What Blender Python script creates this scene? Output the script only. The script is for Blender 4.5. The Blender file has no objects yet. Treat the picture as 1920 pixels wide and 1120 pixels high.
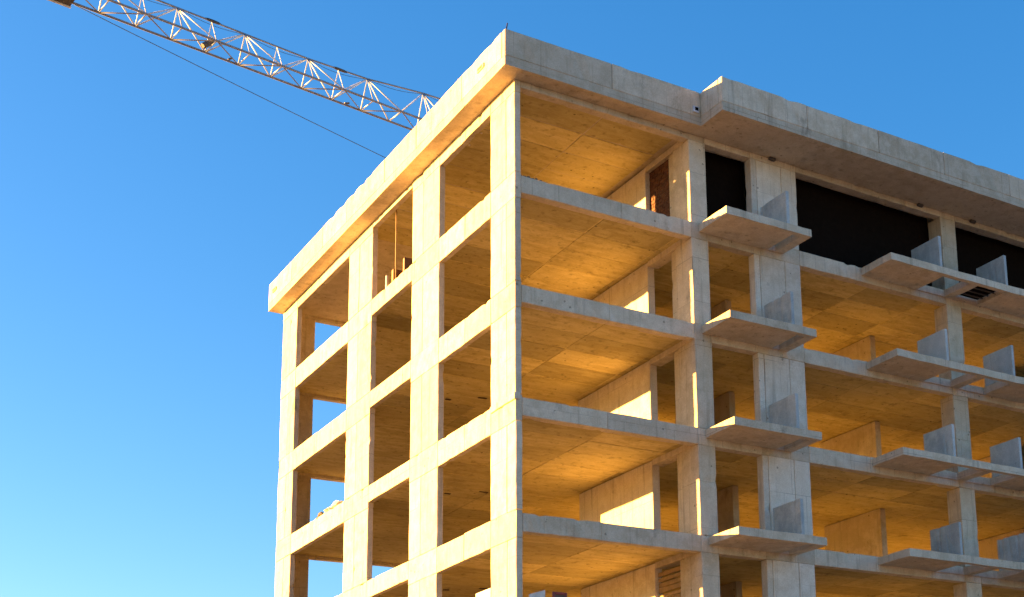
import bpy, bmesh, math, random
from mathutils import Vector, Matrix, noise
random.seed(7)
sc = bpy.context.scene
R = math.radians
GZ = 23.0          # height of the top-storey opening heads above the ground

# ---------------------------------------------------------------- camera
cam_d = bpy.data.cameras.new('camera')
cam = bpy.data.objects.new('camera', cam_d)
sc.collection.objects.link(cam)
YAW, PIT, ROL = 0.6172827856, 0.2122747840, -0.0362410729
fw = Vector((math.sin(YAW), math.cos(YAW), 0)); rt = Vector((math.cos(YAW), -math.sin(YAW), 0)); up = Vector((0, 0, 1))
F = math.cos(PIT)*fw + math.sin(PIT)*up
U = math.cos(PIT)*up - math.sin(PIT)*fw
RX = math.cos(ROL)*rt + math.sin(ROL)*U
UY = -math.sin(ROL)*rt + math.cos(ROL)*U
M = Matrix(((RX.x, UY.x, -F.x, -16.3649), (RX.y, UY.y, -F.y, -32.5767), (RX.z, UY.z, -F.z, -21.4261+GZ), (0, 0, 0, 1)))
cam.matrix_world = M
cam_d.sensor_fit = 'HORIZONTAL'; cam_d.sensor_width = 36
cam_d.lens = 2680.273/1920*36
cam_d.shift_x = (960-1368.456)/1920
cam_d.shift_y = (1044.909-560)/1920
cam_d.clip_start = 0.1; cam_d.clip_end = 6000
sc.camera = cam

# ---------------------------------------------------------------- sky, sun, exposure
SUN_AZ, SUN_EL = R(40.4), R(6.6)     # azimuth measured from -X towards +Y
sd = Vector((-math.cos(SUN_AZ)*math.cos(SUN_EL), math.sin(SUN_AZ)*math.cos(SUN_EL), math.sin(SUN_EL)))
w = bpy.data.worlds.new('World'); sc.world = w; w.use_nodes = True
nt = w.node_tree
bg = nt.nodes['Background']
sky = nt.nodes.new('ShaderNodeTexSky'); sky.sky_type = 'NISHITA'; sky.sun_disc = False
sky.sun_elevation = SUN_EL; sky.sun_rotation = math.atan2(sd.x, sd.y)
sky.altitude = 600; sky.air_density = 1.0; sky.dust_density = 1.0; sky.ozone_density = 2.6
hs = nt.nodes.new('ShaderNodeHueSaturation')
hs.inputs['Saturation'].default_value = 1.42
hs.inputs['Hue'].default_value = 0.511
ga = nt.nodes.new('ShaderNodeGamma'); ga.inputs[1].default_value = 0.78
nt.links.new(sky.outputs[0], ga.inputs[0]); nt.links.new(ga.outputs[0], hs.inputs['Color']); nt.links.new(hs.outputs[0], bg.inputs[0])
bg.inputs[1].default_value = 0.05
sl = bpy.data.lights.new('sun', 'SUN'); so = bpy.data.objects.new('sun', sl); sc.collection.objects.link(so)
sl.energy = 5.0; sl.angle = R(0.5); sl.color = (1.0, 0.48, 0.105)
so.rotation_euler = sd.to_track_quat('Z', 'Y').to_euler(); so.location = (-60, 50, 60)
vs = sc.view_settings
vs.view_transform = 'Standard'; vs.look = 'None'; vs.gamma = 1.0; vs.use_curve_mapping = False
vs.exposure = 3.42
sc.cycles.max_bounces = 12; sc.cycles.diffuse_bounces = 8

# ---------------------------------------------------------------- materials
MATS = {}
def newmat(name):
    m = bpy.data.materials.new(name); m.use_nodes = True; MATS[name] = m
    n = m.node_tree.nodes; l = m.node_tree.links
    return m, n, l, n['Principled BSDF']
def ramp(n, l, src, p0, c0, p1, c1):
    r = n.new('ShaderNodeValToRGB'); e = r.color_ramp.elements
    e[0].position = p0; e[0].color = (*c0, 1) if len(c0) == 3 else c0
    e[1].position = p1; e[1].color = (*c1, 1) if len(c1) == 3 else c1
    l.new(src, r.inputs[0]); return r.outputs[0]
def mixc(n, l, fac, a, b, mode='MIX'):
    x = n.new('ShaderNodeMix'); x.data_type = 'RGBA'; x.blend_type = mode
    for s, v in ((0, fac), (6, a), (7, b)):
        if hasattr(v, 'is_linked') or hasattr(v, 'links'): l.new(v, x.inputs[s])
        else: x.inputs[s].default_value = v if s == 0 else (*v, 1)
    return x.outputs[2]
def tex(n, l, kind, vec, **kw):
    t = n.new('ShaderNodeTex' + kind)
    l.new(vec, t.inputs['Vector'])
    for k, v in kw.items():
        if k in t.inputs: t.inputs[k].default_value = v
        else: setattr(t, k, v)
    return t
def mapped(n, l, vec, scale, rot=(0, 0, 0), loc=(0, 0, 0)):
    m = n.new('ShaderNodeMapping'); m.inputs['Scale'].default_value = scale
    m.inputs['Rotation'].default_value = rot; m.inputs['Location'].default_value = loc
    l.new(vec, m.inputs['Vector']); return m.outputs[0]

def concrete(name, base, dark, light, grain=(1, 1, 1), stain=0.5, spots=0.6, var=0.16, rough=0.85, bump=0.25, lines=False):
    m, n, l, b = newmat(name)
    tc = n.new('ShaderNodeTexCoord').outputs['Object']
    oi = n.new('ShaderNodeObjectInfo')
    big = tex(n, l, 'Noise', tc, Scale=0.45, Detail=4.0, Roughness=0.6).outputs[0]
    c = ramp(n, l, big, 0.36, dark, 0.64, base)
    med = tex(n, l, 'Noise', mapped(n, l, tc, grain), Scale=2.6, Detail=7.0, Roughness=0.65).outputs[0]
    f = ramp(n, l, med, 0.42, (0, 0, 0), 0.62, (1, 1, 1))
    c = mixc(n, l, f, c, light)
    # fine grain
    fine = tex(n, l, 'Noise', mapped(n, l, tc, grain), Scale=26.0, Detail=5.0, Roughness=0.7).outputs[0]
    c = mixc(n, l, 0.55, c, ramp(n, l, fine, 0.3, (0.62, 0.60, 0.57), 0.7, (1.12, 1.12, 1.12)), 'MULTIPLY')
    # vertical weather streaks
    st = tex(n, l, 'Noise', mapped(n, l, tc, (3.2, 3.2, 0.22)), Scale=1.4, Detail=5.0, Roughness=0.6).outputs[0]
    sf = ramp(n, l, st, 0.56, (0, 0, 0), 0.72, (stain*1.1,)*3)
    c = mixc(n, l, sf, c, tuple(v*0.42 for v in dark))
    # blotches, leaks
    bl = tex(n, l, 'Noise', mapped(n, l, tc, (1, 1, 0.7), loc=(7, 3, 1)), Scale=1.1, Detail=8.0, Roughness=0.72).outputs[0]
    bf = ramp(n, l, bl, 0.60, (0, 0, 0), 0.72, (stain*1.2,)*3)
    c = mixc(n, l, bf, c, tuple(v*0.3 for v in dark))
    # blow holes and chips
    vo = tex(n, l, 'Voronoi', tc, Scale=3.3, Randomness=1.0)
    d = n.new('ShaderNodeMath'); d.operation = 'LESS_THAN'; d.inputs[1].default_value = 0.13
    wob = n.new('ShaderNodeMath'); wob.operation = 'MULTIPLY_ADD'; wob.inputs[1].default_value = 0.25; wob.inputs[2].default_value = 0
    l.new(fine, wob.inputs[0])
    ad = n.new('ShaderNodeMath'); ad.operation = 'ADD'; l.new(vo.outputs['Distance'], ad.inputs[0])
    sub = n.new('ShaderNodeMath'); sub.operation = 'ADD'; sub.inputs[1].default_value = -0.11; l.new(wob.outputs[0], sub.inputs[0])
    l.new(sub.outputs[0], ad.inputs[1]); l.new(ad.outputs[0], d.inputs[0])
    gate = ramp(n, l, vo.outputs['Color'], 0.66, (0, 0, 0), 0.70, (spots,)*3)
    mu = n.new('ShaderNodeMath'); mu.operation = 'MULTIPLY'; l.new(d.outputs[0], mu.inputs[0]); l.new(gate, mu.inputs[1])
    c = mixc(n, l, mu.outputs[0], c, tuple(v*0.25 for v in dark))
    if lines:
        sp = n.new('ShaderNodeSeparateXYZ'); l.new(tc, sp.inputs[0])
        sx = n.new('ShaderNodeMath'); sx.operation = 'ADD'; l.new(sp.outputs[0], sx.inputs[0]); l.new(sp.outputs[1], sx.inputs[1])
        cx = n.new('ShaderNodeCombineXYZ'); l.new(sx.outputs[0], cx.inputs[0]); l.new(sp.outputs[2], cx.inputs[1])
        br = n.new('ShaderNodeTexBrick'); l.new(cx.outputs[0], br.inputs['Vector'])
        br.offset = 0.37; br.inputs['Scale'].default_value = 1.0; br.inputs['Brick Width'].default_value = 0.83; br.inputs['Row Height'].default_value = 1.37
        br.inputs['Mortar Size'].default_value = 0.009; br.inputs['Mortar Smooth'].default_value = 0.3
        ge = n.new('ShaderNodeNewGeometry'); sn = n.new('ShaderNodeSeparateXYZ'); l.new(ge.outputs['True Normal'], sn.inputs[0])
        ab = n.new('ShaderNodeMath'); ab.operation = 'ABSOLUTE'; l.new(sn.outputs[2], ab.inputs[0])
        lt = n.new('ShaderNodeMath'); lt.operation = 'LESS_THAN'; lt.inputs[1].default_value = 0.4; l.new(ab.outputs[0], lt.inputs[0])
        m1 = n.new('ShaderNodeMath'); m1.operation = 'MULTIPLY'; l.new(br.outputs['Fac'], m1.inputs[0]); l.new(lt.outputs[0], m1.inputs[1])
        gate2 = ramp(n, l, big, 0.42, (0, 0, 0), 0.60, (0.62, 0.62, 0.62))
        m2 = n.new('ShaderNodeMath'); m2.operation = 'MULTIPLY'; l.new(m1.outputs[0], m2.inputs[0]); l.new(gate2, m2.inputs[1])
        c = mixc(n, l, m2.outputs[0], c, tuple(v*0.35 for v in dark))
    # per-piece tone
    tv = n.new('ShaderNodeMapRange'); tv.inputs[3].default_value = 1-var; tv.inputs[4].default_value = 1+var*0.6
    l.new(oi.outputs['Random'], tv.inputs[0])
    cm = n.new('ShaderNodeCombineColor')
    for i in range(3): l.new(tv.outputs[0], cm.inputs[i])
    c = mixc(n, l, 1.0, c, cm.outputs[0], 'MULTIPLY')
    l.new(c, b.inputs['Base Color'])
    b.inputs['Roughness'].default_value = rough
    b.inputs['Specular IOR Level'].default_value = 0.25
    bp = n.new('ShaderNodeBump'); bp.inputs['Strength'].default_value = bump; bp.inputs['Distance'].default_value = 0.02
    hsum = n.new('ShaderNodeMath'); hsum.operation = 'MULTIPLY_ADD'; hsum.inputs[1].default_value = 0.5
    l.new(fine, hsum.inputs[0]); l.new(med, hsum.inputs[2])
    l.new(hsum.outputs[0], bp.inputs['Height']); l.new(bp.outputs[0], b.inputs['Normal'])
    return m

CON = concrete('concrete', (0.595, 0.525, 0.405), (0.50, 0.435, 0.32), (0.645, 0.58, 0.46), lines=True)
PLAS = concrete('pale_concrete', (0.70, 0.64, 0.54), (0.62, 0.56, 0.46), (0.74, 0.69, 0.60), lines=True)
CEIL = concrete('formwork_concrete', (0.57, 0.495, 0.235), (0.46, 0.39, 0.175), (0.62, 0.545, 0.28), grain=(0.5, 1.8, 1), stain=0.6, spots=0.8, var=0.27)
PAN = concrete('panel_concrete', (0.42, 0.48, 0.50), (0.34, 0.395, 0.42), (0.49, 0.545, 0.555), stain=0.3, spots=0.4, rough=0.7)
INT = concrete('interior_concrete', (0.57, 0.50, 0.37), (0.48, 0.41, 0.29), (0.62, 0.55, 0.43), stain=0.4)

def simple(name, col, rough=0.6, metal=0.0, nscale=6.0, amt=0.35):
    m, n, l, b = newmat(name)
    tc = n.new('ShaderNodeTexCoord').outputs['Object']
    t = tex(n, l, 'Noise', tc, Scale=nscale, Detail=6.0, Roughness=0.65).outputs[0]
    c = ramp(n, l, t, 0.3, tuple(v*(1-amt) for v in col), 0.7, tuple(min(1, v*(1+amt*0.5)) for v in col))
    oi = n.new('ShaderNodeObjectInfo')
    tv = n.new('ShaderNodeMapRange'); tv.inputs[3].default_value = 0.8; tv.inputs[4].default_value = 1.15
    l.new(oi.outputs['Random'], tv.inputs[0])
    cm = n.new('ShaderNodeCombineColor')
    for i in range(3): l.new(tv.outputs[0], cm.inputs[i])
    c = mixc(n, l, 1.0, c, cm.outputs[0], 'MULTIPLY')
    l.new(c, b.inputs['Base Color']); b.inputs['Roughness'].default_value = rough; b.inputs['Metallic'].default_value = metal
    bp = n.new('ShaderNodeBump'); bp.inputs['Strength'].default_value = 0.15; bp.inputs['Distance'].default_value = 0.01
    l.new(t, bp.inputs['Height']); l.new(bp.outputs[0], b.inputs['Normal'])
    return m
STEEL = simple('galvanised_steel', (0.50, 0.57, 0.68), 0.45, 0.0, 3.0, 0.25)
CHORD = simple('painted_chord_steel', (0.20, 0.22, 0.25), 0.45, 0.0, 3.0, 0.3)
DARK = simple('dark_steel', (0.06, 0.055, 0.05), 0.6)
CABLE = simple('wire_rope', (0.03, 0.07, 0.12), 0.5)
PAINTED_VOID = simple('painted_dark_void', (0.009, 0.006, 0.0045), 0.95)  # flat black in place of the shade inside rooms, holes and spouts
PAINTED_VOID.node_tree.nodes['Principled BSDF'].inputs['Specular IOR Level'].default_value = 0.05
BRICK = simple('clay_brick', (0.11, 0.042, 0.024), 0.85, nscale=9)
MORT = simple('mortar', (0.25, 0.22, 0.18), 0.9)
WOOD = simple('raw_timber', (0.36, 0.24, 0.12), 0.75, nscale=4)
PLYB = simple('brown_formply', (0.13, 0.06, 0.03), 0.55)
WHITE = simple('white_board', (0.72, 0.70, 0.66), 0.6)
BAG = simple('white_bag', (0.62, 0.60, 0.55), 0.8, nscale=12)
RUB = simple('rubble', (0.12, 0.10, 0.075), 0.9, nscale=14)
DIM_FLOOR = simple('dim_bounce_floor', (0.20, 0.17, 0.12), 0.95, nscale=2.0)  # made-up dark floor tone, dims the light bounced to the ceilings
DIM_FLOOR2 = simple('dimmer_bounce_floor', (0.06, 0.05, 0.04), 0.95, nscale=2.0)  # made-up darker floor tone, dims the top storey and rear ceilings
RUST = simple('rusty_rebar', (0.06, 0.035, 0.025), 0.8)
REDF = simple('red_frame', (0.22, 0.03, 0.02), 0.5)

def ground_mat():
    m, n, l, b = newmat('dusty_ground')
    tc = n.new('ShaderNodeTexCoord').outputs['Object']
    a = tex(n, l, 'Noise', tc, Scale=0.06, Detail=8.0, Roughness=0.65).outputs[0]
    c = ramp(n, l, a, 0.35, (0.14, 0.13, 0.115), 0.65, (0.21, 0.195, 0.17))
    f = tex(n, l, 'Noise', tc, Scale=4.0, Detail=8.0, Roughness=0.7).outputs[0]
    c = mixc(n, l, 0.6, c, ramp(n, l, f, 0.3, (0.6, 0.6, 0.6), 0.7, (1.15, 1.15, 1.15)), 'MULTIPLY')
    l.new(c, b.inputs['Base Color']); b.inputs['Roughness'].default_value = 0.95
    bp = n.new('ShaderNodeBump'); bp.inputs['Strength'].default_value = 0.6; bp.inputs['Distance'].default_value = 0.05
    l.new(f, bp.inputs['Height']); l.new(bp.outputs[0], b.inputs['Normal'])
    return m
GROUND = ground_mat()

# ---------------------------------------------------------------- helpers
C = sc.collection
def jit(v, amp):
    p = Vector(v)
    return p + noise.noise_vector(p*1.7)*amp + noise.noise_vector(p*6.3 + Vector((9, 2, 5)))*amp*0.45
def link(name, verts, faces, mat, parent=None, smooth=False):
    me = bpy.data.meshes.new(name); me.from_pydata([tuple(v) for v in verts], [], faces); me.update()
    me.materials.append(mat)
    if smooth:
        for p in me.polygons: p.use_smooth = True
    o = bpy.data.objects.new(name, me); C.objects.link(o)
    if parent is not None:
        o.parent = parent
        o.matrix_parent_inverse = WM[parent.name].inverted() if parent.name in WM else Matrix()
    return o
WM = {}
def empty(name, loc, label, cat, group=None):
    o = bpy.data.objects.new(name, None); C.objects.link(o); o.location = loc; o.empty_display_size = 0.5
    WM[o.name] = Matrix.Translation(Vector(loc))
    o['label'] = label; o['category'] = cat
    if group: o['group'] = group
    return o
def tag(o, label, cat, group=None):
    o['label'] = label; o['category'] = cat
    if group: o['group'] = group
    return o
CHIP = random.Random(3)
def bar_geo(x0, x1, y0, y1, z0, z1, ch=0.012, amp=0.005, seg=0.55, chip=0.0):
    """box with chamfered, slightly uneven edges, swept along its longest axis (z given in building levels)"""
    lo = [x0, y0, z0+GZ]; hi = [x1, y1, z1+GZ]
    d = [hi[i]-lo[i] for i in range(3)]
    a = d.index(max(d)); b, c = [(1, 2), (2, 0), (0, 1)][a]
    ch = min(ch, 0.3*min(d))
    N = max(1, min(60, int(d[a]/seg)))
    ts = [(lo[a], ch), (lo[a]+ch, 0)] + [(lo[a]+ch+(d[a]-2*ch)*i/N, 0) for i in range(1, N)] + [(hi[a]-ch, 0), (hi[a], ch)]
    V = []; Fc = []
    for t, ins in ts:
        b0, b1, c0, c1 = lo[b]+ins, hi[b]-ins, lo[c]+ins, hi[c]-ins
        k = ch*(1 if ins == 0 else 0.6)
        for bb, cc in ((b0+k, c0), (b1-k, c0), (b1, c0+k), (b1, c1-k), (b1-k, c1), (b0+k, c1), (b0, c1-k), (b0, c0+k)):
            p = [0, 0, 0]; p[a] = t; p[b] = bb; p[c] = cc
            V.append(jit(p, amp))
        if chip and ins == 0:
            mid = Vector([0, 0, 0]); mid[a] = t; mid[b] = (b0+b1)/2; mid[c] = (c0+c1)/2
            for e0, e1 in ((1, 2), (3, 4), (5, 6), (7, 0)):
                if CHIP.random() < chip:
                    q = CHIP.uniform(0.012, 0.045)
                    for e in (e0, e1):
                        v = V[len(V)-8+e]; dd = mid-v
                        if dd.length > 0.06:
                            dd = Vector([math.copysign(min(q, abs(x)*0.5), x) for x in dd]); dd[a] = 0
                            V[len(V)-8+e] = v+dd*CHIP.uniform(0.5, 1)
    n = len(ts)
    for i in range(n-1):
        for j in range(8):
            k = (j+1) % 8
            Fc.append((i*8+j, i*8+k, (i+1)*8+k, (i+1)*8+j))
    Fc.append(tuple(range(7, -1, -1))); Fc.append(tuple((n-1)*8+j for j in range(8)))
    return V, Fc
def bar(name, x0, x1, y0, y1, z0, z1, mat, parent, **k):
    V, Fc = bar_geo(x0, x1, y0, y1, z0, z1, **k)
    return link(name, V, Fc, mat, parent)
def plate(name, xs, ys, mask, z0, z1, mat, parent, amp=0.005):
    """slab with cells switched on or off (holes, jogs)"""
    nx, ny = len(xs), len(ys)
    idx = {}; V = []; Fc = []
    def vid(i, j, k):
        if (i, j, k) not in idx:
            idx[(i, j, k)] = len(V); V.append(jit((xs[i], ys[j], (z0, z1)[k]+GZ), amp))
        return idx[(i, j, k)]
    on = lambda i, j: 0 <= i < nx-1 and 0 <= j < ny-1 and mask(0.5*(xs[i]+xs[i+1]), 0.5*(ys[j]+ys[j+1]))
    for i in range(nx-1):
        for j in range(ny-1):
            if not on(i, j): continue
            Fc.append((vid(i, j, 0), vid(i, j+1, 0), vid(i+1, j+1, 0), vid(i+1, j, 0)))
            Fc.append((vid(i, j, 1), vid(i+1, j, 1), vid(i+1, j+1, 1), vid(i, j+1, 1)))
            if not on(i-1, j): Fc.append((vid(i, j, 0), vid(i, j, 1), vid(i, j+1, 1), vid(i, j+1, 0)))
            if not on(i+1, j): Fc.append((vid(i+1, j, 0), vid(i+1, j+1, 0), vid(i+1, j+1, 1), vid(i+1, j, 1)))
            if not on(i, j-1): Fc.append((vid(i, j, 0), vid(i+1, j, 0), vid(i+1, j, 1), vid(i, j, 1)))
            if not on(i, j+1): Fc.append((vid(i, j+1, 0), vid(i, j+1, 1), vid(i+1, j+1, 1), vid(i+1, j+1, 0)))
    return link(name, V, Fc, mat, parent)
def breaks(vals, step):
    vals = sorted(vals); out = [vals[0]]
    for a, b in zip(vals, vals[1:]):
        n = max(1, int((b-a)/step))
        out += [a+(b-a)*i/n for i in range(1, n+1)]
    return out
def tube_geo(pts, r, sides=6):
    V = []; Fc = []
    n = len(pts)
    for i, p in enumerate(pts):
        p = Vector(p); q = Vector(pts[min(i+1, n-1)]) - Vector(pts[max(i-1, 0)])
        q.normalize(); u = q.cross(Vector((0, 0, 1)))
        if u.length < 1e-3: u = Vector((1, 0, 0))
        u.normalize(); v = q.cross(u)
        for j in range(sides):
            a = 2*math.pi*j/sides
            V.append(p + u*(math.cos(a)*r) + v*(math.sin(a)*r))
    for i in range(n-1):
        for j in range(sides):
            k = (j+1) % sides
            Fc.append((i*sides+j, i*sides+k, (i+1)*sides+k, (i+1)*sides+j))
    Fc.append(tuple(range(sides-1, -1, -1))); Fc.append(tuple((n-1)*sides+j for j in range(sides)))
    return V, Fc
def tube(name, pts, r, mat, parent=None, sides=6):
    V, Fc = tube_geo(pts, r, sides); return link(name, V, Fc, mat, parent, smooth=True)

# ---------------------------------------------------------------- ground
gv = []; gf = []
G = [-3000, -600, -150, -60, -30, 0, 30, 60, 150, 600, 3000]
for y in G:
    for x in G: gv.append((x, y, noise.noise(Vector((x, y, 0))*0.01)*0.05 - 0.02))
k = len(G)
for i in range(k-1):
    for j in range(k-1): gf.append((i*k+j, i*k+j+1, (i+1)*k+j+1, (i+1)*k+j))
g = link('ground', gv, gf, GROUND); g['kind'] = 'structure'

# ---------------------------------------------------------------- the building
Z0 = [-0.0245, -3.2, -6.4, -9.588, -12.754, -15.93, -19.10]      # heads of the storeys, top first
LX = 32.86                                                        # length of the long face
MX = lambda x: LX - x
DEP = 19.85
bld = empty('concrete_building', (LX/2, DEP/2, 0), 'unfinished grey concrete building frame with open storeys and bare balconies', 'building')
TOP = 0.176
E_ = [1.507, 5.045, 7.121, 10.531, 12.695, 18.188]
TH = 0.19

# --- left face: piers and edge beams
piers = [(0.0, 0.52), (0.52, 1.507), (5.045, 6.26), (6.26, 7.121), (10.531, 11.72), (11.72, 12.695), (18.188, 18.95), (18.95, DEP)]
def left_face(x0, x1, sgn):
    for j, z in enumerate(Z0):
        zt = z + 0.581 if j else TOP - 0.003
        zb = z - 0.158
        # beam band: one length per bay and per pier, so that the pour joints show
        cuts = [0.0, 1.507, 3.2, 5.045, 7.121, 10.531, 12.695, 15.6, 18.188, DEP]
        for a, b in zip(cuts, cuts[1:]):
            mid = 7.0 < a < 10.0
            o = random.uniform(-0.004, 0.004)
            bar('edge_beam', x0+o, x1+o, a+0.004, b-0.004, zb+(0.19 if mid else 0), zt + (random.uniform(-0.01, 0.02) if j else 0), CON, bld, amp=0.009, seg=0.16, chip=0.07)
        lo = (Z0[j+1]+0.581) if j+1 < len(Z0) else -GZ-0.1
        for a, b in piers:
            o = random.uniform(-0.005, 0.005)
            bar('pier', x0+o, x1+o, a+0.004, b-0.004, lo+0.006, zb-0.006, CON, bld, amp=0.009, ch=0.018, seg=0.15, chip=0.012)
left_face(0.0, TH, 1)
left_face(LX-TH, LX, -1)
# a lip of squeezed-out concrete at the corner
bar('concrete_lip', -0.05, 0.12, -0.035, 1.46, -9.588+0.42, -9.588+0.60, CON, bld, amp=0.012, seg=0.2)

# --- long face: columns, edge beams
def column(x0, x1, y0, y1, j, mat=CON):
    lo = (Z0[j+1]+0.497) if j+1 < len(Z0) else -GZ-0.1
    bar('column', x0, x1, y0, y1, lo+0.003, Z0[j]-0.003, mat, bld, amp=0.006, seg=0.2, chip=0.02)
def long_cols(f, j):
    def cc(a, b, y0, y1):
        a, b = sorted((f(a), f(b))); o = random.uniform(-0.004, 0.004)
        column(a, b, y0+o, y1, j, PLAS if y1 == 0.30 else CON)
    cc(5.791, 6.386, 0.0, 0.90); cc(5.86, 6.20, 0.905, 1.24)
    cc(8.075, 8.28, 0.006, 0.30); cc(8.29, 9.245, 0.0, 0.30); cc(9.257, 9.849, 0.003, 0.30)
for j, z in enumerate(Z0):
    long_cols(lambda x: x, j); long_cols(MX, j)
    column(16.08, 16.765, 0.0, 0.62, j)
    zt = z+0.497 if j else TOP-0.003
    xs = [TH+0.003]; rnd = random.Random(j*5+1)
    fixed = [5.791, 6.386, 8.07, 9.85, 12.3, 16.08, 16.77, 20.5, 23.0, 24.8, 26.5, 27.07, LX-TH-0.003]
    for fx in fixed:
        gap = fx-xs[-1]
        if gap > 3.2: xs.append(xs[-1]+gap*rnd.uniform(0.38, 0.62))
        xs.append(fx)
    for a, b in zip(xs, xs[1:]):
        o = rnd.uniform(-0.006, 0.006)
        bar('edge_beam', a+0.002, b-0.002, o, 0.30, z, zt+(rnd.uniform(-0.012, 0.012) if j else 0), CON, bld, amp=0.009, seg=0.16, chip=0.07)
    # short haunch beam behind the second column
    bar('haunch_beam', 5.80, 6.19, 0.304, 2.496, z, z+0.21 if j else TOP-0.004, CON, bld)

# --- back face
for j, z in enumerate(Z0):
    lo = (Z0[j+1]+0.5) if j+1 < len(Z0) else -GZ-0.1
    bar('edge_beam', TH+0.004, LX-TH-0.004, DEP-0.26, DEP-0.004, z+0.06, (z+0.5 if j else TOP-0.003), CON, bld)
    segs = [(TH+0.004, 1.17), (2.9, 3.63), (6.0, 6.8), (9.6, 10.6), (13.4, 14.4), (17.2, 18.2), (21.0, 22.0), (25.0, 26.0), (29.5, 30.3), (31.6, LX-TH-0.004)]
    if j == 0: segs = [(TH+0.004, 1.17), (2.9, 3.63), (5.8, LX-TH-0.004)]  # unseen back closed up to keep the top-storey rooms dark
    for a, b in segs: bar('pier', a, b, DEP-0.26, DEP-0.008, lo+0.003, z+0.057, CON, bld)

# --- floor slabs with the print of the formwork sheets underneath
XL = [TH+0.01, 3.13, 5.63, 8.13, 10.63, 13.13, 15.63, 18.13, 20.63]
YL = [0.305] + [0.45+1.25*i for i in range(1, 10)]
YL[1] = 1.70
YL = [0.305, 1.70, 2.95, 4.20, 5.45, 6.70, 7.95, 9.20, 10.45, 11.70]
for j, z in enumerate(Z0):
    zb = z+0.185
    if j == 0: zb = TOP+0.02
    if j:
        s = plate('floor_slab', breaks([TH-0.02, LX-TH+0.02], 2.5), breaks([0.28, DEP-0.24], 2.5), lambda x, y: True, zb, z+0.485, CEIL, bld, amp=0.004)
    else:
        ov = 0.55
        xs = breaks([-ov, 0, 5.90, MX(5.90), LX, LX+ov], 0.7); ys = breaks([-1.66, -0.54, 0, DEP, DEP+0.12], 0.7)
        s = plate('roof_slab', xs, ys, lambda x, y: y > -0.54 or 5.90 < x < MX(5.90), TOP, 0.45, CON, bld, amp=0.005)
    if j:
        for y0, y1, m in ((0.31, 7.6, DIM_FLOOR2 if j == 1 else DIM_FLOOR), (7.61, DEP-0.27, DIM_FLOOR2)):
            plate('added_dim_floor', breaks([TH+0.01, 6.0], 3), breaks([y0, y1], 3), lambda x, y: True, z+0.4855, z+0.4905, m, s, amp=0.0)  # unseen dark sheets added to cut the light bounced off the floors
    if j > 5: continue
    for a, b in zip(XL, XL[1:]):
        for c, d in zip(YL, YL[1:]):
            if a > 5 and c > 5: continue
            if j == 0 and a > 5.0: continue
            dz = random.uniform(-0.006, 0.006)
            g0 = 0.028
            zz = zb-0.012+dz if j else TOP-0.010+dz
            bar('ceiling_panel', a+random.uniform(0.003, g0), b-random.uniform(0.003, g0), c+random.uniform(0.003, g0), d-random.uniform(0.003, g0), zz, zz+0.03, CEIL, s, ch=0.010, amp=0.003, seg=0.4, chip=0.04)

# dark plates painted for the shade inside slots in the ceilings
for j in (2, 3, 4):
    for x, y, lx in ((2.93, 8.22, 0.30), (2.0, 8.88, 0.20)):
        dx, dy = random.uniform(-0.06, 0.06), random.uniform(-0.06, 0.06)
        bar('painted_slot_dark', x+dx-lx/2, x+dx+lx/2, y+dy-0.06, y+dy+0.05, Z0[j]+0.148, Z0[j]+0.17, RUST, bld, ch=0.01, amp=0.02, seg=0.08)
for y in (3.17, 4.0):
    bar('ceiling_cap', 0.47, 0.53, y-0.03, y+0.03, TOP-0.05, TOP-0.012, WHITE, bld, ch=0.015, amp=0)

# --- parapet on the roof slab
def parapet(a, b, along, c0, c1):
    n = max(1, round((b-a)/3.0)); cuts = [a+(b-a)*i/n + (random.uniform(-0.3, 0.3) if 0 < i < n else 0) for i in range(n+1)]
    for p, q in zip(cuts, cuts[1:]):
        o = random.uniform(-0.004, 0.004)
        zt = 1.262+random.uniform(-0.006, 0.006)
        if along == 'x': bar('parapet', p+0.006, q-0.006, c0+o, c1+o, 0.456, zt, CON, bld, amp=0.007, ch=0.018, seg=0.3, chip=0.05)
        else: bar('parapet', c0+o, c1+o, p+0.006, q-0.006, 0.456, zt, CON, bld, amp=0.007, ch=0.018, seg=0.3, chip=0.05)
parapet(-0.55, 5.90, 'x', -0.545, -0.345)
parapet(5.90, MX(5.90), 'x', -1.665, -1.465)
parapet(MX(5.90), LX+0.55, 'x', -0.545, -0.345)
parapet(-1.463, -0.343, 'y', 5.898, 6.10)
parapet(-1.463, -0.343, 'y', MX(6.10), MX(5.898))
parapet(-0.343, DEP+0.12, 'y', -0.555, -0.355)
parapet(-0.343, DEP+0.12, 'y', LX+0.355, LX+0.555)
parapet(-0.353, LX+0.353, 'x', DEP-0.08, DEP+0.12)

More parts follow.
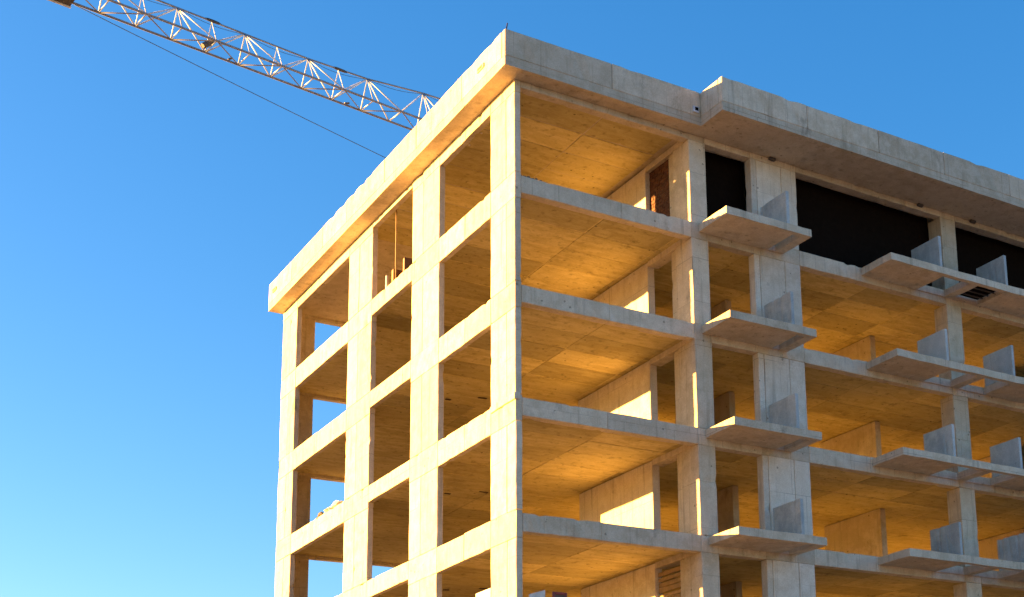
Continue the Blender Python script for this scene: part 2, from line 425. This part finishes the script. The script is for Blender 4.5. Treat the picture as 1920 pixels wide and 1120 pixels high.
# --- balconies
def balcony(f, xa, xb, holes, parts_x, j, slats=False):
    z = Z0[j]; zb, zt = z+0.222, z+0.457
    e = bpy.data.objects.new('balcony', None); C.objects.link(e); e.parent = bld
    e.location = Vector((f((xa+xb)/2), -0.7, zb+GZ)) - bld.location
    WM[e.name] = Matrix.Translation(Vector((f((xa+xb)/2), -0.7, zb+GZ)))
    e.matrix_parent_inverse = Matrix()
    hx = [(min(f(a), f(b)), max(f(a), f(b))) for a, b in holes]
    a, b = sorted((f(xa), f(xb)))
    xs = breaks([a, b]+[v for h in hx for v in h], 0.16)
    ys = breaks([-1.455, -1.27, -0.04, -0.008], 0.4)
    plate('balcony_slab', xs, ys, lambda x, y: not (-1.27 < y < -0.04 and any(p < x < q for p, q in hx)), zb, zt, CON, e, amp=0.014)
    for px in parts_x:
        p, q = sorted((f(px), f(px+0.115)))
        bar('partition_panel', p, q, -1.43, -0.12, zt+0.004, zt+1.06+random.uniform(-0.02, 0.02), PAN, e, ch=0.008, seg=0.1, chip=0.08)
    if slats:
        for yy in (-0.35, -0.62, -0.9):
            V, Fc = bar_geo(f(16.34), f(17.46), yy-0.03, yy+0.03, zb+0.10, zb+0.14, amp=0.003)
            link('steel_slat', V, Fc, DARK, e)
        V, Fc = bar_geo(f(16.34), f(17.46), -1.27, -0.11, zb+0.16, zb+0.18, amp=0.003)
        link('painted_hole_dark', V, Fc, PAINTED_VOID, e)  # black sheet added for the dark seen up through the hole
for j in range(1, 7):
    for f in (lambda x: x, MX):
        balcony(f, 6.05, 9.185, [(8.57, 8.88)], [8.28], j)
    balcony(lambda x: x, 12.36, 20.5, [(14.74, 15.97), (16.31, 17.49)], [14.50, 17.49], j, slats=(j == 1))

# --- interior walls
def wall(x0, x1, y0, y1, j, mat=INT):
    lo = (Z0[j+1]+0.48) if j+1 < len(Z0) else -GZ-0.1
    hi = Z0[j]+0.19 if j else TOP+0.001
    bar('interior_wall', x0, x1, y0, y1, lo, hi-0.035, mat, bld, amp=0.004)
    bar('wall_head_strip', x0+0.05, x1-0.05, y0+0.05, y1-0.05, hi-0.036, hi, mat, bld, amp=0.0)
for j in range(len(Z0)):
    y_end = 19.55 if j == 0 else 7.0  # top-storey wall run on unseen to keep the rooms beyond dark
    wall(5.795, 6.05, 2.5, y_end, j, PLAS)
    wall(MX(6.05), MX(5.795), 2.5, 7.0, j)
    if j:
        wall(9.62, 9.86, 3.75, 7.0, j); wall(16.0, 16.25, 3.87, 7.0, j); wall(MX(9.86), MX(9.62), 3.75, 7.0, j)
        for a, b in ((6.06, 8.7), (13.2, 13.6), (18.6, 19.0), (23.2, 26.8)):
            wall(a, b, 7.0, 7.2, j)
    else:
        # top storey: black sheets behind the long-face openings stand in for room shade
        for a, b in ((6.21, 8.3), (9.6, 16.08), (16.77, 23.2), (24.5, 26.6)):
            n = 14; V = []; Fc = []
            for i in range(n+1):
                for k2 in range(9):
                    x = a+(b-a)*i/n; zz = -2.72+(TOP+2.74)*k2/8
                    V.append((x, 0.66+0.05*noise.noise(Vector((x*1.7, 0, zz*0.6))), zz+GZ))
            for i in range(n):
                for k2 in range(8): Fc.append((i*9+k2, (i+1)*9+k2, (i+1)*9+k2+1, i*9+k2+1))
            o = link('painted_dark_void', V, Fc, PAINTED_VOID, bld, smooth=True)
            md = o.modifiers.new('thickness', 'SOLIDIFY'); md.thickness = 0.01

# --- brick infill behind the second column on the top storey
bw = bar('brick_infill', 5.965, 6.10, 1.25, 2.49, -2.70, TOP-0.002, MORT, bld, amp=0.0)
bme = None
rows = 24; rh = (TOP+2.70)/rows
for r_ in range(rows):
    y = 1.252 - (0.13 if r_ % 2 else 0)
    while y < 2.485:
        a, b = max(1.252, y), min(2.488, y+0.25)
        if b-a > 0.04:
            x = 5.945+random.uniform(-0.006, 0.006)
            bar('brick', x, x+0.05, a+0.006, b-0.006, -2.70+r_*rh+0.006, -2.70+(r_+1)*rh-0.006, BRICK, bw, ch=0.004, amp=0.002, seg=2)
        y += 0.26

# --- made-up boards imitating stripes of light in the same gap lower down
for j in (4,):
    zb = Z0[j+1]+0.6
    for i in range(15):
        za = zb+i*0.165
        V, Fc = bar_geo(5.90, 5.94, 1.26, 2.49, za, za+0.13+random.uniform(-0.03, 0.02), amp=0.012, ch=0.004)
        o = link('board', V, Fc, WOOD, bld)

# --- roof-edge fittings
def fitting(x):
    e = bar('soffit_fitting', x-0.14, x+0.12, -0.13, -0.006, 0.07, 0.172, DARK, bld, amp=0.02, ch=0.03, seg=0.08)
for x in (8.90, 15.12, 17.58): fitting(x)
s = bar('rain_spout', 5.60, 5.80, -0.60, -0.546, 0.55, 0.74, STEEL, bld)
link('spout_opening', *bar_geo(5.66, 5.78, -0.606, -0.59, 0.60, 0.71, amp=0), PAINTED_VOID, s)
for y in (0.95, 19.24):
    s = bar('rain_spout', -0.60, -0.556, y-0.22, y+0.22, 0.74, 0.87, CON, bld)
    link('spout_opening', *bar_geo(-0.606, -0.59, y-0.15, y+0.15, 0.765, 0.845, amp=0), RUB, s)
tube('rebar', [(-0.45, -0.44, GZ+1.1), (-0.45, -0.44, GZ+1.36), (-0.43, -0.45, GZ+1.50)], 0.018, RUST, bld)

# ---------------------------------------------------------------- loose things on the storeys
def free_bar(name, x0, x1, y0, y1, z0, z1, mat, label, cat, group=None, **k):
    o = bar(name, x0, x1, y0, y1, z0, z1, mat, None, **k)
    return tag(o, label, cat, group)
def stud_panel(x0, x1, y0, y1, z0, z1, label):
    e = empty('formwork_panel', ((x0+x1)/2, (y0+y1)/2, z0+GZ), label, 'formwork panel', 'formwork panels left on the top storey')
    bar('board_sheet', x0, x1, y0, y1-0.05, z0, z1, PLYB, e, ch=0.004, amp=0.002)
    for x in (x0, (x0+x1)/2-0.03, x1-0.06): bar('stud', x, x+0.06, y1-0.048, y1+0.03, z0, z1-0.01, WOOD, e, ch=0.004)
stud_panel(0.5, 1.6, 8.95, 9.06, -2.71, -1.58, 'brown formwork panel at the right edge of the left face top middle opening')
stud_panel(0.5, 1.5, 9.92, 10.03, -2.71, -1.62, 'brown formwork panel behind the slender prop in the left face top middle opening')


def lump(name, c, size, mat, seed, label=None, cat=None, parent=None, sub=2, amp=0.35):
    bm = bmesh.new(); bmesh.ops.create_icosphere(bm, subdivisions=sub, radius=1.0)
    off = Vector((seed*3.1, seed*1.7, seed*0.9))
    for v in bm.verts:
        p = v.co.copy(); p *= 1+amp*noise.noise(p*1.6+off)+amp*0.4*noise.noise(p*4+off)
        v.co = Vector((c[0]+p.x*size[0], c[1]+p.y*size[1], max(c[2]+GZ-size[2]*0.8, c[2]+GZ+p.z*size[2])))
    me = bpy.data.meshes.new(name); bm.to_mesh(me); bm.free(); me.materials.append(mat)
    o = bpy.data.objects.new(name, me); C.objects.link(o)
    if parent is not None: o.parent = parent; o.matrix_parent_inverse = WM[parent.name].inverted()
    if label: tag(o, label, cat)
    return o
zc = Z0[3]+0.59
lump('debris_bag', (0.12, 13.75, zc+0.10), (0.16, 0.42, 0.12), BAG, 1, 'crumpled white bag lying on the left edge beam against the sky', 'bag')
lump('debris_bag', (0.12, 14.55, zc+0.08), (0.14, 0.30, 0.09), BAG, 5, 'small pale bag beside the dark rubble on the left edge beam', 'bag')
rb = empty('rubble_heap', (0.1, 15.35, zc+GZ), 'dark heap of rubble at the far end of the left edge beam', 'rubble')
for i in range(7):
    lump('rubble_piece', (0.1+random.uniform(-0.05, 0.05), 15.05+i*0.11, zc+0.05+0.05*math.sin(i)), (0.07, 0.09, 0.08), RUB, 10+i, parent=rb, sub=1)
zA = Z0[1]+0.505
rb = empty('rubble_heap', (0.5, 0.15, zA+GZ), 'scatter of dark rubble on the top storey beam beside the corner pier', 'rubble')
for i in range(6):
    lump('rubble_piece', (0.24+i*0.12, 0.13, zA+0.04), (0.07, 0.06, random.uniform(0.03, 0.08)), RUB, 30+i, parent=rb, sub=1)
rp = empty('steel_prop', (0.28, 9.15, zA+GZ), 'slender pale prop standing in the top middle opening of the left face', 'prop')
tube('prop_tube', [(0.28, 9.15, Z0[1]+0.49+GZ), (0.27, 9.15, TOP-0.02+GZ)], 0.022, WOOD, rp)
bar('base_plate', 0.2, 0.36, 9.07, 9.23, Z0[1]+0.486, Z0[1]+0.50, DARK, rp, amp=0)
free_bar('timber_offcut', 0.22, 0.29, 9.82, 9.90, Z0[1]+0.487, -1.95, WHITE, 'short pale timber offcut standing left of the slender prop', 'timber')
zE = Z0[5]+0.49
free_bar('insulation_board', 0.04, 0.10, 1.60, 2.52, Z0[5]+0.60, -13.97, WHITE, 'white sunlit board in the lowest visible left face opening beside the corner pier', 'board')
V = [Vector(v) for v in ((0.56, 0.42, zE+GZ), (1.02, 0.42, zE+GZ), (1.02, 0.36, -14.17+GZ), (0.56, 0.36, -14.32+GZ))]
V += [v+Vector((0, 0.05, 0)) for v in V]
tag(link('leaning_board', V, [(0, 1, 2, 3), (7, 6, 5, 4), (0, 4, 5, 1), (1, 5, 6, 2), (2, 6, 7, 3), (3, 7, 4, 0)], WHITE), 'white board with slanted top left of the dark red window frame', 'board')
fr = empty('window_frame', (1.48, 0.45, zE+GZ), 'dark red window frame standing behind the lowest beam of the corner room', 'window frame')
fr['kind'] = 'thing'
bar('frame_side', 1.27, 1.34, 0.40, 0.46, zE, -14.18, REDF, fr); bar('frame_side', 1.63, 1.70, 0.40, 0.46, zE, -14.18, REDF, fr)
bar('frame_rail', 1.343, 1.627, 0.40, 0.46, -14.25, -14.183, REDF, fr); bar('frame_rail', 1.343, 1.627, 0.40, 0.46, zE, zE+0.07, REDF, fr)
bar('pane', 1.343, 1.627, 0.425, 0.435, zE+0.07, -14.25, PLYB, fr, amp=0)

# ---------------------------------------------------------------- crane
cr_a = R(9.04)
O = Vector((-5.813, 28.478, 16.0+GZ)); dv = Vector((math.cos(cr_a), math.sin(cr_a), 0)); nv = Vector((math.sin(cr_a), -math.cos(cr_a), 0))
MAST = 36.0; WJ = 1.22
P = lambda s, wv, h: O + dv*s + nv*wv + Vector((0, 0, h))
base = P(MAST, WJ/2, 0); base.z = 0
crane = empty('tower_crane', base, 'pale steel lattice tower crane jib reaching out behind the roof edge', 'crane')
def hj(s):
    pts = [(-40, 1.25), (-4, 1.28), (10.5, 1.30), (12.8, 1.46), (16.0, 1.88), (19.2, 2.1), (60, 2.2)]
    for (a, u), (b, v) in zip(pts, pts[1:]):
        if a <= s <= b: return u+(v-u)*(s-a)/(b-a)
S0, S1 = -16.0, MAST
ns = [1.6*i for i in range(int(S0/1.6), int(S1/1.6)+1)]
tube('bottom_chord', [P(s, WJ, 0) for s in (S0, S1)], 0.055, CHORD, crane, 8)
tube('bottom_chord', [P(s, 0, 0) for s in (S0, S1)], 0.055, CHORD, crane, 8)
tube('top_chord', [P(s, WJ/2, hj(s)) for s in ns[::2] if True], 0.042, CHORD, crane, 8)
lace = 0.030
for i, s in enumerate(ns):
    kk = round(s/1.6)
    if kk % 2 == 0:      # apex station
        top = P(s, WJ/2, hj(s))
        tube('lacing_bar', [top, P(s, 0, 0)], lace, STEEL, crane, 5); tube('lacing_bar', [top, P(s, WJ, 0)], lace, STEEL, crane, 5)
        for t in (s-1.6, s+1.6):
            if S0 <= t <= S1:
                tube('lacing_bar', [top, P(t, 0, 0)], lace*1.1, STEEL, crane, 5); tube('lacing_bar', [top, P(t, WJ, 0)], lace*1.1, STEEL, crane, 5)
        if s+1.6 <= S1: tube('bottom_brace', [P(s, 0, 0), P(s+1.6, WJ, 0)], lace, CHORD, crane, 5)
        if s-1.6 >= S0: tube('bottom_brace', [P(s, 0, 0), P(s-1.6, WJ, 0)], lace, CHORD, crane, 5)
    else:
        if -2 < s < 13:
            h = hj(s)-0.04
            tube('post', [P(s, 0, 0), P(s, WJ/2, h)], 0.022, STEEL, crane, 5); tube('post', [P(s, WJ, 0), P(s, WJ/2, h)], 0.022, STEEL, crane, 5)
    tube('cross_tube', [P(s, 0, 0), P(s, WJ, 0)], lace, STEEL, crane, 5)
def blob(name, c, d, l, r, mat, parent):
    pts = [c+d*(l*t) for t in (-0.5, -0.3, 0, 0.3, 0.5)]; rs = (0.35, 0.9, 1, 0.9, 0.35)
    V = []; Fc = []
    V0, Fc = tube_geo(pts, 1.0, 8)
    for i, v in enumerate(V0):
        p = pts[i//8]; V.append(p+(v-p)*(r*rs[i//8]))
    return link(name, V, Fc, mat, parent)
for s in (4.85, 11.3, -1.5): blob('joint_coupling', P(s, WJ/2, hj(s)+0.02), dv, 0.8, 0.075, DARK, crane)
# rope that sags below the top chord between its clamps
rope = []
for k2 in range(-6, 22):
    s = k2*1.6/1.0
    for t in range(4):
        u = t/4; rope.append(P(s+1.6*u*1.0, WJ/2+0.05, hj(s+1.6*u)-0.05-0.18*abs(math.sin(math.pi*(s+1.6*u)/3.2))))
tube('hoist_rope', rope, 0.013, CABLE, crane, 4)
# lamp on the jib, walkway box, trolley
lb = empty  # (no further top-level thing here)
V, Fc = tube_geo([P(4.55, 0.35, 0.05), P(4.95, 0.45, 0.42)], 0.14, 6); link('work_lamp', V, Fc, DARK, crane)
V, Fc = tube_geo([P(5.9, 0.02, 0.05), P(6.05, 0.02, 0.18)], 0.05, 6); link('limit_switch', V, Fc, DARK, crane)
V, Fc = tube_geo([P(11.9, 0.02, 0.05), P(12.15, 0.02, 0.15)], 0.05, 6); link('limit_switch', V, Fc, DARK, crane)
def obox(name, s0, s1, w0, w1, h0, h1, mat):
    V = [P(s, wv, h) for s in (s0, s1) for wv in (w0, w1) for h in (h0, h1)]
    return link(name, V, [(0, 1, 3, 2), (4, 6, 7, 5), (0, 4, 5, 1), (2, 3, 7, 6), (0, 2, 6, 4), (1, 5, 7, 3)], mat, crane)
obox('trolley', -2.5, -1.2, -0.02, WJ*0.8, -0.22, -0.06, DARK)
obox('trolley_frame', -2.52, -1.15, -0.06, 0.02, -0.28, -0.08, STEEL)
cpts = [P(-1.2+(MAST+1.2)*i/24, WJ/2, -0.45-0.1166*(MAST+1.2)*i/24 - 0.25*math.sin(math.pi*i/24)) for i in range(25)]
tube('trolley_cable', cpts, 0.018, CABLE, crane, 5)
# counter jib and mast (behind the building)
tube('counter_chord', [P(MAST, WJ, 0), P(MAST+12, WJ, 0)], 0.08, STEEL, crane); tube('counter_chord', [P(MAST, 0, 0), P(MAST+12, 0, 0)], 0.08, STEEL, crane)
for i in range(7): tube('cross_tube', [P(MAST+2*i, 0, 0), P(MAST+2*i, WJ, 0)], 0.05, STEEL, crane)
obox('counterweight', MAST+9, MAST+11.8, 0.05, WJ-0.05, -1.8, -0.1, CON)
hm = O.z
for a, b in ((-0.85, -0.85), (0.85, -0.85), (0.85, 0.85), (-0.85, 0.85)):
    tube('mast_leg', [P(MAST+a, WJ/2+b, -hm), P(MAST+a, WJ/2+b, 1.6)], 0.09, STEEL, crane)
corn = [(-0.85, -0.85), (0.85, -0.85), (0.85, 0.85), (-0.85, 0.85)]
nl = 24
for i in range(nl):
    h0 = -hm+hm*i/nl; h1 = -hm+hm*(i+1)/nl
    for q in range(4):
        a, b = corn[q], corn[(q+1) % 4]
        if i % 2: a, b = b, a
        tube('mast_brace', [P(MAST+a[0], WJ/2+a[1], h0), P(MAST+b[0], WJ/2+b[1], h1)], 0.045, STEEL, crane, 5)
